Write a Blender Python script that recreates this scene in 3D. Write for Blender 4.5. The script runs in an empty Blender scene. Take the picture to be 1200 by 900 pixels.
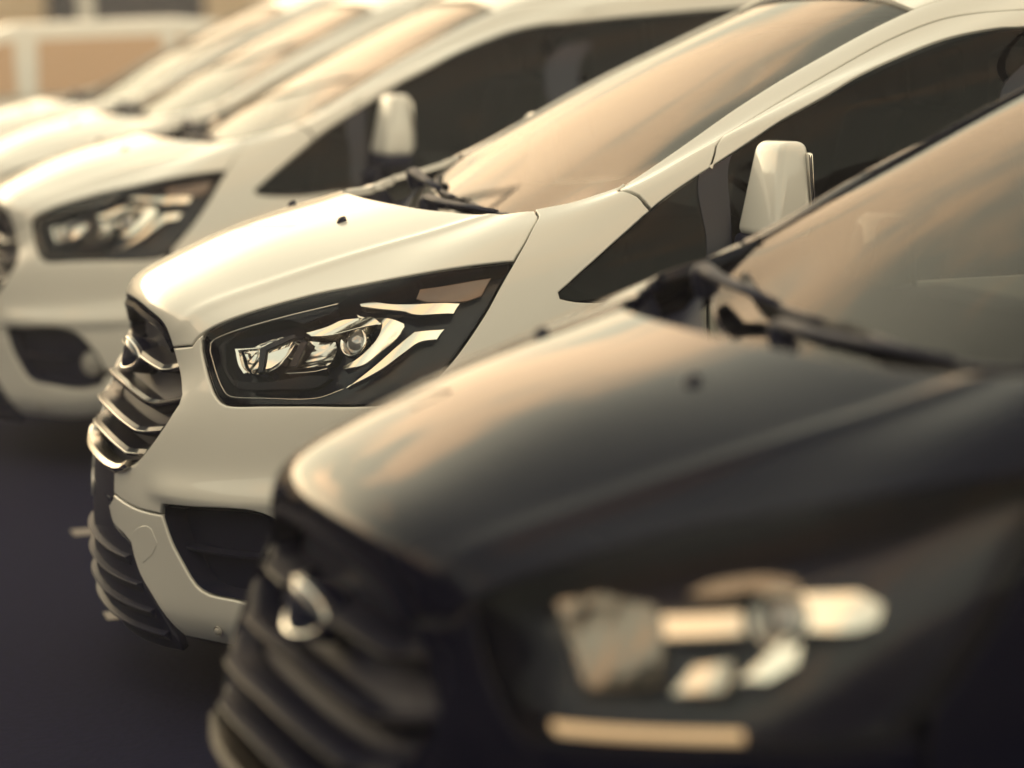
import bpy, math, random
import numpy as np
from mathutils import Vector, Matrix
from mathutils.geometry import delaunay_2d_cdt

# ------------------------------------------------------------------ camera, sky, sun, exposure
scene = bpy.context.scene
COL = scene.collection
PX_F, YAW, PITCH, ROLL = 3034.5, .29169, -.14730, -.02019
cam_d = bpy.data.cameras.new('camera')
cam = bpy.data.objects.new('camera', cam_d); COL.objects.link(cam)
_f = Vector((math.sin(YAW)*math.cos(PITCH), math.cos(YAW)*math.cos(PITCH), math.sin(PITCH)))
_r = _f.cross(Vector((0, 0, 1))).normalized(); _u = _r.cross(_f)
_r, _u = _r*math.cos(ROLL)+_u*math.sin(ROLL), _u*math.cos(ROLL)-_r*math.sin(ROLL)
cam.matrix_world = Matrix(((_r.x, _u.x, -_f.x, -.918), (_r.y, _u.y, -_f.y, -7.083), (_r.z, _u.z, -_f.z, 1.843), (0, 0, 0, 1)))
cam_d.sensor_width = 36; cam_d.lens = PX_F/1200*36
cam_d.clip_start = .05; cam_d.clip_end = 1500
cam_d.dof.use_dof = True; cam_d.dof.focus_distance = 6.42; cam_d.dof.aperture_fstop = 1.3
scene.camera = cam

CLOUD_AT = (4.7, 12.1, 4.3)                                   # where the cloud field starts
SUN_EL, SUN_AZ = math.radians(6), math.radians(-14)      # azimuth from +Y towards +X: behind the row, to the left
wd = bpy.data.worlds.new('World'); scene.world = wd; wd.use_nodes = True
nt = wd.node_tree; N = nt.nodes; L = nt.links; N.clear()
out = N.new('ShaderNodeOutputWorld'); bg = N.new('ShaderNodeBackground'); bg.inputs[1].default_value = .15
sky = N.new('ShaderNodeTexSky'); sky.sky_type = 'NISHITA'; sky.sun_disc = False
sky.sun_elevation = SUN_EL; sky.sun_rotation = SUN_AZ; sky.dust_density = 3.0; sky.air_density = 1.3; sky.ozone_density = .6
tint = N.new('ShaderNodeMixRGB'); tint.blend_type = 'MULTIPLY'; tint.inputs[0].default_value = 1; tint.inputs[2].default_value = (2.1, 2.0, 1.5, 1)
gam = N.new('ShaderNodeGamma'); gam.inputs[1].default_value = .54; L.new(sky.outputs[0], gam.inputs[0])      # thin high cloud spreads the glow
bw = N.new('ShaderNodeRGBToBW'); L.new(gam.outputs[0], bw.inputs[0])      # thin high cloud takes most of the blue out of the whole sky
veil = N.new('ShaderNodeMixRGB'); veil.blend_type = 'MIX'; veil.inputs[0].default_value = .62; L.new(gam.outputs[0], veil.inputs[1]); L.new(bw.outputs[0], veil.inputs[2])
L.new(veil.outputs[0], tint.inputs[1])
# broken evening cloud, laid out on a flat layer overhead
tc = N.new('ShaderNodeTexCoord'); sep = N.new('ShaderNodeSeparateXYZ'); L.new(tc.outputs['Generated'], sep.inputs[0])
mz = N.new('ShaderNodeMath'); mz.operation = 'MAXIMUM'; mz.inputs[1].default_value = .06; L.new(sep.outputs[2], mz.inputs[0])
dx = N.new('ShaderNodeMath'); dx.operation = 'DIVIDE'; L.new(sep.outputs[0], dx.inputs[0]); L.new(mz.outputs[0], dx.inputs[1])
dy = N.new('ShaderNodeMath'); dy.operation = 'DIVIDE'; L.new(sep.outputs[1], dy.inputs[0]); L.new(mz.outputs[0], dy.inputs[1])
cmb = N.new('ShaderNodeCombineXYZ'); L.new(dx.outputs[0], cmb.inputs[0]); L.new(dy.outputs[0], cmb.inputs[1])
nz = N.new('ShaderNodeTexNoise'); nz.inputs['Scale'].default_value = .8; nz.inputs['Detail'].default_value = 6; nz.inputs['Roughness'].default_value = .58
off = N.new('ShaderNodeVectorMath'); off.operation = 'ADD'; off.inputs[1].default_value = CLOUD_AT; L.new(cmb.outputs[0], off.inputs[0]); L.new(off.outputs[0], nz.inputs['Vector'])
cr = N.new('ShaderNodeValToRGB'); cr.color_ramp.elements[0].position = .51; cr.color_ramp.elements[0].color = (0, 0, 0, 1); cr.color_ramp.elements[1].position = .585; cr.color_ramp.elements[1].color = (.9, .9, .9, 1)
L.new(nz.outputs[0], cr.inputs[0])
cl = N.new('ShaderNodeMixRGB'); cl.blend_type = 'MIX'; lit = N.new('ShaderNodeMixRGB'); lit.blend_type = 'MULTIPLY'; lit.inputs[0].default_value = 1; lit.inputs[2].default_value = (4.1, 2.8, 1.6, 1); L.new(bw.outputs[0], lit.inputs[1]); L.new(lit.outputs[0], cl.inputs[2])
L.new(cr.outputs[0], cl.inputs[0]); L.new(tint.outputs[0], cl.inputs[1])
L.new(cl.outputs[0], bg.inputs[0]); L.new(bg.outputs[0], out.inputs[0])

sun_d = bpy.data.lights.new('sun', 'SUN'); sun_d.energy = 2.2; sun_d.angle = math.radians(2); sun_d.color = (1, .84, .6)
sun = bpy.data.objects.new('sun', sun_d); COL.objects.link(sun)
_s = Vector((math.sin(SUN_AZ)*math.cos(SUN_EL), math.cos(SUN_AZ)*math.cos(SUN_EL), math.sin(SUN_EL)))
sun.rotation_euler = _s.to_track_quat('Z', 'Y').to_euler()
vs = scene.view_settings; vs.view_transform = 'Standard'; vs.look = 'None'; vs.exposure = 1.6; vs.gamma = 1; vs.use_curve_mapping = False
scene.render.engine = 'CYCLES'; scene.cycles.use_denoising = True
scene.cycles.max_bounces = 10; scene.cycles.transparent_max_bounces = 16; scene.cycles.caustics_reflective = False; scene.cycles.caustics_refractive = False
scene.cycles.sample_clamp_indirect = 6
# body skin: rows run from the bumper's lower lip up over the bonnet, windscreen and roof, columns from the centre line round the corner to the tail
NET_ROWS=[
[(0.075,0,0.12),(0.0847,0.2,0.12),(0.134,0.4,0.12),(0.2348,0.58,0.125),(0.355,0.75,0.145),(0.52,0.86,0.19),(0.8,0.925,0.21),(1.4,0.95,0.22),(2.4,0.95,0.22),(3.7,0.95,0.22),(4.93,0.92,0.24)],
[(0.01,0,0.225),(0.0228,0.2,0.225),(0.077,0.4,0.225),(0.1748,0.58,0.23),(0.305,0.76,0.245),(0.5,0.885,0.28),(0.8,0.95,0.3),(1.4,0.97,0.31),(2.4,0.975,0.31),(3.7,0.975,0.31),(4.95,0.94,0.33)],
[(0,0,0.4),(0.0114,0.2,0.4),(0.0632,0.4,0.4),(0.1508,0.58,0.4),(0.28,0.76,0.405),(0.49,0.895,0.42),(0.8,0.96,0.43),(1.4,0.98,0.44),(2.4,0.985,0.44),(3.7,0.985,0.44),(4.96,0.95,0.45)],
[(0.01,0,0.55),(0.0183,0.2,0.55),(0.06,0.4,0.55),(0.1412,0.58,0.55),(0.275,0.76,0.555),(0.485,0.895,0.565),(0.8,0.96,0.58),(1.4,0.982,0.59),(2.4,0.988,0.59),(3.7,0.988,0.59),(4.97,0.95,0.6)],
[(0.027,0,0.66),(0.0362,0.2,0.66),(0.075,0.4,0.66),(0.1512,0.575,0.665),(0.29,0.75,0.675),(0.495,0.885,0.69),(0.8,0.95,0.71),(1.4,0.98,0.73),(2.4,0.985,0.73),(3.7,0.985,0.73),(4.97,0.95,0.74)],
[(0.065,0,0.78),(0.0733,0.2,0.78),(0.107,0.4,0.785),(0.1762,0.57,0.8),(0.315,0.74,0.82),(0.52,0.875,0.845),(0.82,0.935,0.87),(1.4,0.968,0.9),(2.4,0.975,0.9),(3.7,0.975,0.9),(4.97,0.945,0.91)],
[(0.125,0,0.894),(0.1322,0.2,0.894),(0.1612,0.38,0.8999),(0.2248,0.56,0.9232),(0.385,0.735,0.955),(0.61,0.86,1),(0.89,0.91,1.03),(1.41,0.95,1.06),(2.4,0.96,1.06),(3.7,0.96,1.06),(4.96,0.93,1.07)],
[(0.129,0,1.05),(0.1373,0.2,1.0493),(0.1744,0.37,1.0416),(0.2804,0.555,1.0386),(0.475,0.725,1.0685),(0.72,0.835,1.125),(0.98,0.88,1.165),(1.44,0.925,1.19),(2.4,0.94,1.2),(3.7,0.94,1.2),(4.95,0.915,1.21)],
[(0.25,0,1.143),(0.258,0.2,1.1406),(0.294,0.36,1.1301),(0.401,0.53,1.117),(0.585,0.69,1.1391),(0.81,0.8,1.195),(1.05,0.855,1.235),(1.48,0.9,1.28),(2.4,0.925,1.3),(3.7,0.925,1.3),(4.94,0.9,1.31)],
[(0.47,0,1.233),(0.4755,0.2,1.2286),(0.509,0.36,1.2163),(0.5835,0.52,1.1988),(0.725,0.66,1.2066),(0.91,0.77,1.25),(1.12,0.83,1.29),(1.53,0.88,1.36),(2.41,0.91,1.4),(3.7,0.91,1.4),(4.93,0.885,1.41)],
[(0.71,0,1.296),(0.713,0.2,1.292),(0.735,0.36,1.2809),(0.78,0.51,1.2634),(0.88,0.645,1.2615),(1.015,0.745,1.295),(1.2,0.812,1.33),(1.59,0.865,1.43),(2.42,0.895,1.48),(3.7,0.895,1.49),(4.92,0.87,1.5)],
[(0.9,0,1.33),(0.9,0.2,1.3265),(0.92,0.36,1.3173),(0.95,0.5,1.3048),(1.02,0.635,1.303),(1.125,0.735,1.33),(1.29,0.8,1.362),(1.66,0.85,1.495),(2.45,0.88,1.55),(3.7,0.88,1.565),(4.91,0.855,1.575)],
[(1.15,0,1.355),(1.153,0.2,1.355),(1.165,0.36,1.352),(1.185,0.5,1.352),(1.225,0.625,1.358),(1.29,0.725,1.386),(1.42,0.79,1.42),(1.75,0.838,1.55),(2.5,0.865,1.61),(3.7,0.865,1.64),(4.9,0.84,1.65)],
[(1.5,0,1.54),(1.503,0.2,1.54),(1.515,0.36,1.537),(1.535,0.5,1.533),(1.56,0.612,1.534),(1.6,0.7,1.542),(1.71,0.765,1.555),(1.97,0.815,1.635),(2.6,0.845,1.68),(3.7,0.845,1.72),(4.89,0.82,1.73)],
[(1.86,0,1.72),(1.862,0.2,1.719),(1.873,0.36,1.715),(1.893,0.49,1.707),(1.92,0.592,1.7),(1.95,0.675,1.695),(2.045,0.738,1.69),(2.24,0.79,1.725),(2.72,0.82,1.755),(3.72,0.82,1.79),(4.88,0.8,1.8)],
[(2.2,0,1.858),(2.202,0.2,1.857),(2.21,0.36,1.853),(2.225,0.48,1.845),(2.245,0.575,1.835),(2.275,0.65,1.825),(2.36,0.705,1.805),(2.52,0.76,1.81),(2.86,0.79,1.822),(3.75,0.79,1.855),(4.87,0.77,1.86)],
[(2.5,0,1.945),(2.505,0.2,1.943),(2.52,0.36,1.938),(2.55,0.47,1.931),(2.59,0.555,1.922),(2.64,0.62,1.91),(2.71,0.665,1.893),(2.83,0.715,1.885),(3.08,0.74,1.888),(3.82,0.74,1.915),(4.86,0.72,1.915)],
[(2.95,0,1.975),(2.95,0.16,1.974),(2.96,0.3,1.972),(2.98,0.4,1.969),(3,0.47,1.965),(3.03,0.52,1.96),(3.08,0.55,1.955),(3.16,0.58,1.952),(3.35,0.6,1.955),(3.95,0.6,1.972),(4.85,0.58,1.965)],
[(3.5,0,1.99),(3.5,0.09,1.989),(3.5,0.17,1.988),(3.51,0.22,1.987),(3.52,0.26,1.986),(3.53,0.28,1.985),(3.56,0.3,1.985),(3.61,0.31,1.985),(3.75,0.32,1.986),(4.15,0.32,1.99),(4.84,0.31,1.98)],
[(4,0,1.995),(4,0,1.995),(4,0,1.995),(4,0,1.995),(4,0,1.995),(4.01,0,1.995),(4.02,0,1.995),(4.05,0,1.995),(4.12,0,1.995),(4.35,0,1.995),(4.84,0,1.985)],
]
def _solve(D):
    # natural cubic B-spline interpolation along axis 0
    n=len(D);A=np.zeros((n+2,n+2))
    for i in range(n):
        A[i+1,i]=1/6;A[i+1,i+1]=4/6;A[i+1,i+2]=1/6
    A[0,0:3]=(1,-2,1);A[-1,-3:]=(1,-2,1)
    R=np.zeros((n+2,)+D.shape[1:]);R[1:-1]=D
    return np.linalg.solve(A,R.reshape(n+2,-1)).reshape(R.shape)
def _basis(t):
    return np.stack([(1-t)**3/6,(3*t**3-6*t**2+4)/6,(-3*t**3+3*t**2+3*t+1)/6,t**3/6],-1)
def _dbasis(t):
    return np.stack([-(1-t)**2/2,(9*t**2-12*t)/6,(-9*t**2+6*t+3)/6,t**2/2],-1)
class Skin:
    def __init__(self,net):
        net=np.array(net,float);self.NR,self.NC=net.shape[:2]
        full=np.concatenate([net[:,:0:-1]*np.array([1,-1,1]),net],1)   # mirrored: smooth over the centre line
        self.CP=_solve(_solve(full).swapaxes(0,1)).swapaxes(0,1)
    def __call__(self,u,v,der=False):
        u=np.asarray(u,float)+self.NC-1;v=np.asarray(v,float)
        iu=np.clip(np.floor(u).astype(int),0,2*self.NC-3);iv=np.clip(np.floor(v).astype(int),0,self.NR-2)
        tu=u-iu;tv=v-iv
        bu=_basis(tu);bv=_basis(tv);i4=np.arange(4)
        c=self.CP[(iv[...,None,None]+i4[:,None]),(iu[...,None,None]+i4[None,:])]
        P=np.einsum('...i,...j,...ijk->...k',bv,bu,c)
        if not der:return P
        du=np.einsum('...i,...j,...ijk->...k',bv,_dbasis(tu),c)
        dv=np.einsum('...i,...j,...ijk->...k',_dbasis(tv),bu,c)
        N=np.cross(dv,du);N/=np.linalg.norm(N,axis=-1,keepdims=True)+1e-12
        return P,du,dv,N
BODY=Skin(NET_ROWS)
# windscreen: its own sheet, running down behind the bonnet
SCREEN=Skin([
[(.955,0,1.185),(.962,.2,1.187),(.985,.36,1.195),(1.035,.52,1.215),(1.10,.66,1.255),(1.19,.775,1.305)],
[(1.36,0,1.425),(1.364,.2,1.426),(1.376,.36,1.428),(1.40,.52,1.434),(1.425,.65,1.44),(1.46,.733,1.45)],
[(1.68,0,1.60),(1.684,.2,1.60),(1.694,.36,1.60),(1.71,.50,1.60),(1.725,.60,1.60),(1.745,.677,1.60)],
[(2.00,0,1.758),(2.003,.2,1.757),(2.010,.36,1.753),(2.015,.48,1.745),(2.016,.57,1.733),(2.017,.637,1.723)],
[(2.34,0,1.898),(2.342,.2,1.896),(2.345,.36,1.889),(2.345,.47,1.876),(2.342,.56,1.861),(2.335,.63,1.845)],
])

_CV = np.array([6.08, 6.46, 6.98, 7.40, 7.82, 8.47, 9.16, 9.74, 10.52, 11.0]); _CU = np.array([1.90, 2.05, 2.33, 2.54, 2.73, 3.05, 3.41, 3.66, 3.89, 4.1])
class Creased:
    """the skin with a pressed crease running up each side of the bonnet"""
    def __init__(self, s): self.s = s
    def d(self, u, v):
        e = (np.abs(u)-np.interp(v, _CV, _CU)); fade = np.clip((v-6.5)/.9, 0, 1)
        return (.0045*np.exp(-(e/.16)**2)-.007*np.log1p(np.exp(np.clip(e/.12, -30, 30)))*.12*np.exp(-np.clip(e, 0, 9)*.8))*fade
    def __call__(self, u, v, der=False):
        u = np.asarray(u, float); v = np.asarray(v, float)
        if not der:
            P, a, b, n = self.s(u, v, True); return P+n*self.d(u, v)[..., None]
        f = lambda a, b: self(a, b); h = 1e-3
        P = f(u, v); du = (f(u+h, v)-f(u-h, v))/(2*h); dv = (f(u, v+h)-f(u, v-h))/(2*h); N = np.cross(dv, du); N /= np.linalg.norm(N, axis=-1, keepdims=True)+1e-12
        return P, du, dv, N
BONNET = Creased(BODY)
class Pressed(Creased):
    """the bumper: a brow swelling over the lamp pockets and a chin that tucks under"""
    def d(self, u, v):
        a = np.abs(u); f = np.clip((a-2.0)/.9, 0, 1)*np.clip((5.6-a)/.6, 0, 1); f = f*f*(3-2*f)
        return .016*np.exp(-np.where(v > 3.42, ((v-3.42)/.42)**2, ((v-3.42)/.22)**2))*f-.05*np.log1p(np.exp((1.30-v)/.07))*.07
BUMPER = Pressed(BODY)

# ------------------------------------------------------------------ materials
def mat(name, base, rough=.5, metal=0, coat=0, spec=.5, noise=None, coat_rough=.03):
    m = bpy.data.materials.new(name); m.use_nodes = True
    b = m.node_tree.nodes['Principled BSDF']
    b.inputs['Base Color'].default_value = (*base, 1); b.inputs['Roughness'].default_value = rough; b.inputs['Metallic'].default_value = metal
    b.inputs['Coat Weight'].default_value = coat; b.inputs['Coat Roughness'].default_value = coat_rough; b.inputs['Specular IOR Level'].default_value = spec
    if noise:
        n = m.node_tree.nodes; l = m.node_tree.links
        tcn = n.new('ShaderNodeTexCoord'); no = n.new('ShaderNodeTexNoise'); no.inputs['Scale'].default_value = noise[0]; no.inputs['Detail'].default_value = 8
        l.new(tcn.outputs['Object'], no.inputs['Vector'])
        if noise[1]:
            mx = n.new('ShaderNodeMixRGB'); mx.blend_type = 'MIX'; mx.inputs[1].default_value = (*[c*(1-noise[1]) for c in base], 1); mx.inputs[2].default_value = (*[min(1, c*(1+noise[1])) for c in base], 1)
            l.new(no.outputs[0], mx.inputs[0]); l.new(mx.outputs[0], b.inputs['Base Color'])
        if noise[2]:
            bp = n.new('ShaderNodeBump'); bp.inputs['Strength'].default_value = noise[2]; bp.inputs['Distance'].default_value = noise[3] if len(noise) > 3 else .002
            l.new(no.outputs[0], bp.inputs['Height']); l.new(bp.outputs[0], b.inputs['Normal'])
        if len(noise) > 4:
            mr = n.new('ShaderNodeMapRange'); mr.inputs['To Min'].default_value = rough-noise[4]; mr.inputs['To Max'].default_value = rough+noise[4]
            l.new(no.outputs[0], mr.inputs[0]); l.new(mr.outputs[0], b.inputs['Roughness'])
    return m
def glass(name, tint, ior=1.5, rough=0.0):
    m = bpy.data.materials.new(name); m.use_nodes = True; n = m.node_tree.nodes; l = m.node_tree.links; n.clear()
    o = n.new('ShaderNodeOutputMaterial'); mx = n.new('ShaderNodeMixShader'); fr = n.new('ShaderNodeFresnel'); fr.inputs[0].default_value = ior
    tr = n.new('ShaderNodeBsdfTransparent'); tr.inputs[0].default_value = (*tint, 1); gl = n.new('ShaderNodeBsdfGlossy'); gl.inputs['Roughness'].default_value = rough
    l.new(fr.outputs[0], mx.inputs[0]); l.new(tr.outputs[0], mx.inputs[1]); l.new(gl.outputs[0], mx.inputs[2]); l.new(mx.outputs[0], o.inputs[0])
    return m
M = dict(
    white=mat('white_paint', (.76, .755, .72), .32, 0, 1, .5, (1.4, .03, 0, 0)),
    dark=mat('dark_paint', (.004, .0045, .016), .5, 0, 1, .0),
    smoke=mat('smoked_reflector', (.30, .27, .24), .22, 1),
    slat=mat('slat_black', (.003, .003, .012), .26, 0, 0, .16),
    matt=mat('slat_matt', (.004, .005, .020), .6, 0, 0, .05),
    strip=mat('lit_strip', (.9, .6, .3), .3),
    plastic=mat('black_plastic', (.008, .010, .034), .5, 0, 0, .3, (220, .1, .12, .0006)),
    gloss=mat('gloss_black', (.005, .006, .024), .2, 0, 0, .4),
    chrome=mat('chrome', (.86, .84, .80), .06, 1),
    schrome=mat('slat_chrome', (.56, .52, .47), .25, 1),
    dchrome=mat('dark_chrome', (.03, .024, .020), .42, 0, 0, .2),
    satin=mat('satin_chrome', (.78, .75, .70), .16, 1),
    lens=glass('clear_lens', (.95, .95, .95), 1.22),
    glass=glass('window_glass', (.06, .063, .075), 1.28),
    clear=glass('clear_side_glass', (.5, .52, .5), 1.4),
    screen=glass('windscreen_glass', (.36, .37, .37), 1.21),
    silver=mat('lamp_silver', (.97, .93, .84), .16, 1),
    bulb=mat('projector_glass', (.5, .5, .52), .04, .6),
    rubber=mat('tyre_rubber', (.018, .017, .020), .8, 0, 0, .3, (90, .2, .2, .001)),
    rim=mat('alloy', (.42, .42, .43), .3, 1),
    trim=mat('cabin_trim', (.009, .011, .036), .7, 0, 0, .3),
    seat=mat('seat_cloth', (.015, .015, .03), .9, 0, 0, .2, (300, .2, .2, .001)),
    blue=mat('badge_enamel', (.006, .009, .028), .15, 0, 1),
    amber=mat('amber_reflector', (.85, .32, .06), .2, 0, 1),
    grey=mat('sensor_grey', (.45, .44, .42), .35, 0, .5),
    bare=mat('bare_metal', (.45, .42, .38), .35, 1),
)
M['dark'].node_tree.nodes['Principled BSDF'].inputs['Coat IOR'].default_value = 1.25
_b = M['strip'].node_tree.nodes['Principled BSDF']; _b.inputs['Emission Color'].default_value = (1, .68, .36, 1); _b.inputs['Emission Strength'].default_value = .20      # the lit lamp strip of the dark van
# ------------------------------------------------------------------ mesh helpers (van space: x back, y to the van's left, z up)
FLIP = np.array([1., -1., 1.])
def mesh_obj(name, V, F, m, parent=None, normals=None, smooth=True, van=True):
    V = np.asarray(V, float).reshape(-1, 3)
    if van:
        V = V*FLIP; F = [tuple(reversed(f)) for f in F]
        if normals is not None: normals = np.asarray(normals)*FLIP
    me = bpy.data.meshes.new(name); me.from_pydata(V.tolist(), [], [tuple(int(i) for i in f) for f in F])
    me.materials.append(m)
    if smooth: me.polygons.foreach_set('use_smooth', [True]*len(me.polygons))
    if normals is not None:
        me.normals_split_custom_set_from_vertices([tuple(n) for n in normals])
    o = bpy.data.objects.new(name, me); COL.objects.link(o); o.parent = parent
    return o
def mirror_obj(o, name=None, parent=None):
    me = o.data.copy(); V = np.empty(len(me.vertices)*3); me.vertices.foreach_get('co', V); V = V.reshape(-1, 3)*FLIP
    NV = None
    if me.has_custom_normals:
        NV = np.zeros((len(me.vertices), 3)); cn = np.empty(len(me.loops)*3, np.float32); me.corner_normals.foreach_get('vector', cn); cn = cn.reshape(-1, 3)
        li = np.empty(len(me.loops), int); me.loops.foreach_get('vertex_index', li); NV[li] = cn; NV *= FLIP
    F = [tuple(reversed(p.vertices)) for p in me.polygons]; sm = me.polygons[0].use_smooth; mt = me.materials[0]
    bpy.data.meshes.remove(me)
    q = mesh_obj(name or o.name.split('.')[0], V, F, mt, parent or o.parent, NV, sm, van=False)
    return q
def empty(name, parent=None, loc=(0, 0, 0)):
    o = bpy.data.objects.new(name, None); COL.objects.link(o); o.parent = parent; o.location = loc; o.empty_display_size = .2; return o

def densify(skin, poly, closed=True, step=.02, ang=32):
    P = np.array(poly, float); n = len(P); W = skin(P[:, 0], P[:, 1]); res = []
    cnt = n if closed else n-1
    def corner(i):
        if not closed and i in (0, n-1): return True
        a, b = W[i]-W[i-1], W[(i+1) % n]-W[i]
        c = a@b/(np.linalg.norm(a)*np.linalg.norm(b)+1e-12)
        return c < math.cos(math.radians(ang))
    C = [corner(i) for i in range(n)]
    for i in range(cnt):
        p1, p2 = P[i], P[(i+1) % n]; p0 = P[i-1] if not C[i] else p1-(p2-p1); p3 = P[(i+2) % n] if not C[(i+1) % n] else p2+(p2-p1)
        d = np.linalg.norm(W[(i+1) % n]-W[i]); k = max(1, int(round(d/step)))
        d01 = np.linalg.norm(p1-p0)+1e-9; d12 = np.linalg.norm(p2-p1)+1e-9; d23 = np.linalg.norm(p3-p2)+1e-9
        m1 = (p2-p0)/(d01+d12)*d12; m2 = (p3-p1)/(d12+d23)*d12
        for j in range(k):
            t = j/k
            res.append((2*t**3-3*t*t+1)*p1+(t**3-2*t*t+t)*m1+(-2*t**3+3*t*t)*p2+(t**3-t*t)*m2)
    if not closed: res.append(P[-1])
    return np.array(res)
def area(P): return .5*np.sum(P[:, 0]*np.roll(P[:, 1], -1)-np.roll(P[:, 0], -1)*P[:, 1])
def frame(skin, Q):
    """points, normals and in-surface outward directions along a counter-clockwise closed uv loop"""
    P, du, dv, Nn = skin(Q[:, 0], Q[:, 1], True)
    t = np.roll(P, -1, 0)-np.roll(P, 1, 0); t /= np.linalg.norm(t, axis=1, keepdims=True)+1e-12
    o = np.cross(t, Nn); o /= np.linalg.norm(o, axis=1, keepdims=True)+1e-12
    c = (np.array([np.mean(P, 0)])-P)
    return P, du, dv, Nn, o
def shift(skin, Q, amount):
    P, du, dv, Nn, o = frame(skin, Q)
    E_ = np.sum(du*du, 1); Fm = np.sum(du*dv, 1); G = np.sum(dv*dv, 1); a = np.sum(du*o, 1); b = np.sum(dv*o, 1); D = E_*G-Fm*Fm+1e-12
    s = np.stack([(G*a-Fm*b)/D, (E_*b-Fm*a)/D], 1)*amount
    return Q+s
def inside(poly, pts):
    x, y = pts[:, 0], pts[:, 1]; r = np.zeros(len(pts), bool); n = len(poly)
    for i in range(n):
        x1, y1 = poly[i]; x2, y2 = poly[(i+1) % n]
        if y1 == y2: continue
        c = ((y1 > y) != (y2 > y)) & (x < (x2-x1)*(y-y1)/(y2-y1)+x1); r ^= c
    return r
def panel(name, skin, poly, m, parent, off=0.0, du=.1, dv=.12, gap=.0022, r=.004, depth=.016, step=.02, tilt=None, dens=True, ang=32):
    Q = densify(skin, poly, True, step, ang) if dens else np.array(poly, float)
    P, dU, dV, Nn, o = frame(skin, Q)
    # make the loop run so that 'o' points out of the panel
    test = Q+(shift(skin, Q, .004)-Q)
    if inside(Q, test).mean() > .5: Q = Q[::-1].copy()
    Q = shift(skin, Q, -(gap+r))
    keep = [0]
    P = skin(Q[:, 0], Q[:, 1])
    for i in range(1, len(Q)):
        if np.linalg.norm(P[i]-P[keep[-1]]) > .0015: keep.append(i)
    Q = Q[keep]
    lo, hi = Q.min(0), Q.max(0)
    gu, gv = np.meshgrid(np.arange(lo[0], hi[0], du)+du*.37, np.arange(lo[1], hi[1], dv)+dv*.41); G = np.stack([gu.ravel(), gv.ravel()], 1)
    if len(G):
        G = G[inside(Q, G)]
    if len(G):
        GP = skin(G[:, 0], G[:, 1]); BP = skin(Q[:, 0], Q[:, 1])
        dmin = np.min(np.linalg.norm(GP[:, None]-BP[None], axis=2), 1); G = G[dmin > .010]
    nb = len(Q); sc = np.array([1., .8])
    allp = np.concatenate([Q, G]) if len(G) else Q
    vs_, es_, fs_, ov, oe, of = delaunay_2d_cdt([Vector((p*sc).tolist()) for p in allp], [(i, (i+1) % nb) for i in range(nb)], [], 1, 1e-7)
    UV = np.array([[v.x, v.y] for v in vs_])/sc
    P, dU, dV, Nn = skin(UV[:, 0], UV[:, 1], True)
    offs = off if tilt is None else off+tilt(UV[:, 0], UV[:, 1]) if callable(tilt) else off+tilt[0]*(UV[:, 0]-tilt[2])+tilt[1]*(UV[:, 1]-tilt[3])
    if tilt is not None:
        U_, V_ = UV[:, 0], UV[:, 1]; h = 1e-3; P = P+Nn*np.reshape(offs, (-1, 1))
        ga, gb = ((tilt(U_+h, V_)-tilt(U_-h, V_))/(2*h), (tilt(U_, V_+h)-tilt(U_, V_-h))/(2*h)) if callable(tilt) else (np.full(len(U_), tilt[0]), np.full(len(U_), tilt[1]))
        a_ = dU+Nn*ga[:, None]; b_ = dV+Nn*gb[:, None]
        Nn = np.cross(b_, a_); Nn /= np.linalg.norm(Nn, axis=1, keepdims=True)+1e-12
    else: P = P+Nn*off
    F = []
    for f in fs_:
        a, b, c = f; nn = np.cross(P[b]-P[a], P[c]-P[a])
        F.append((a, b, c) if nn@Nn[a] > 0 else (a, c, b))
    # rim: a small rounded edge turned inwards
    idx = {}
    for i, orig in enumerate(ov):
        for q in orig: idx[q] = i
    loop = [idx[i] for i in range(nb)]
    LP = P[loop]; LN = Nn[loop]
    t = np.roll(LP, -1, 0)-np.roll(LP, 1, 0); t /= np.linalg.norm(t, axis=1, keepdims=True)+1e-12
    o = np.cross(t, LN); o /= np.linalg.norm(o, axis=1, keepdims=True)+1e-12
    V = [P]; NN = [Nn]; prev = loop; base = len(P)
    rings = [(math.radians(a), 0) for a in (30, 60, 90)]+[(math.radians(90), depth)]
    for a, dd in rings:
        V.append(LP+o*r*math.sin(a)-LN*(r*(1-math.cos(a))+dd)); NN.append((LN*math.cos(a)+o*math.sin(a))*(1 if depth >= 0 else -1))
        cur = list(range(base, base+nb)); base += nb
        for i in range(nb):
            j = (i+1) % nb; F.append((prev[i], cur[i], cur[j], prev[j]))
        prev = cur
    V = np.concatenate(V); NN = np.concatenate(NN)
    # orient the rim like the sheet
    k = len(fs_)
    f = F[k]; nn = np.cross(V[f[1]]-V[f[0]], V[f[2]]-V[f[0]])
    if nn@((LN[0]+o[0]) if depth >= 0 else -(o[0]-LN[0])) < 0: F = F[:k]+[tuple(reversed(q)) for q in F[k:]]
    return mesh_obj(name, V, F, m, parent, NN)
def pair(name, *a, **k):
    o = panel(name, *a, **k); return o, mirror_obj(o)
def sym(poly):
    """close a half outline (u>=0, from the centre line round to the centre line) by its mirror image"""
    return list(poly)+[(-u, v) for u, v in reversed(poly) if u > 1e-6]
def xz(x, z):
    """uv of the side skin at length x, height z"""
    q = np.array([6.5+max(0, (x-1.2))*.9, 5.0])
    for _ in range(40):
        P, du, dv, n = BODY(q[0], q[1], True)
        r = np.array([x-P[0], z-P[2]]); J = np.array([[du[0], dv[0]], [du[2], dv[2]]])
        q = q+np.clip(np.linalg.solve(J, r), -.4, .4); q[0] = np.clip(q[0], 4.2, 10); q[1] = np.clip(q[1], 0, 17)
    return (float(q[0]), float(q[1]))
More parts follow.
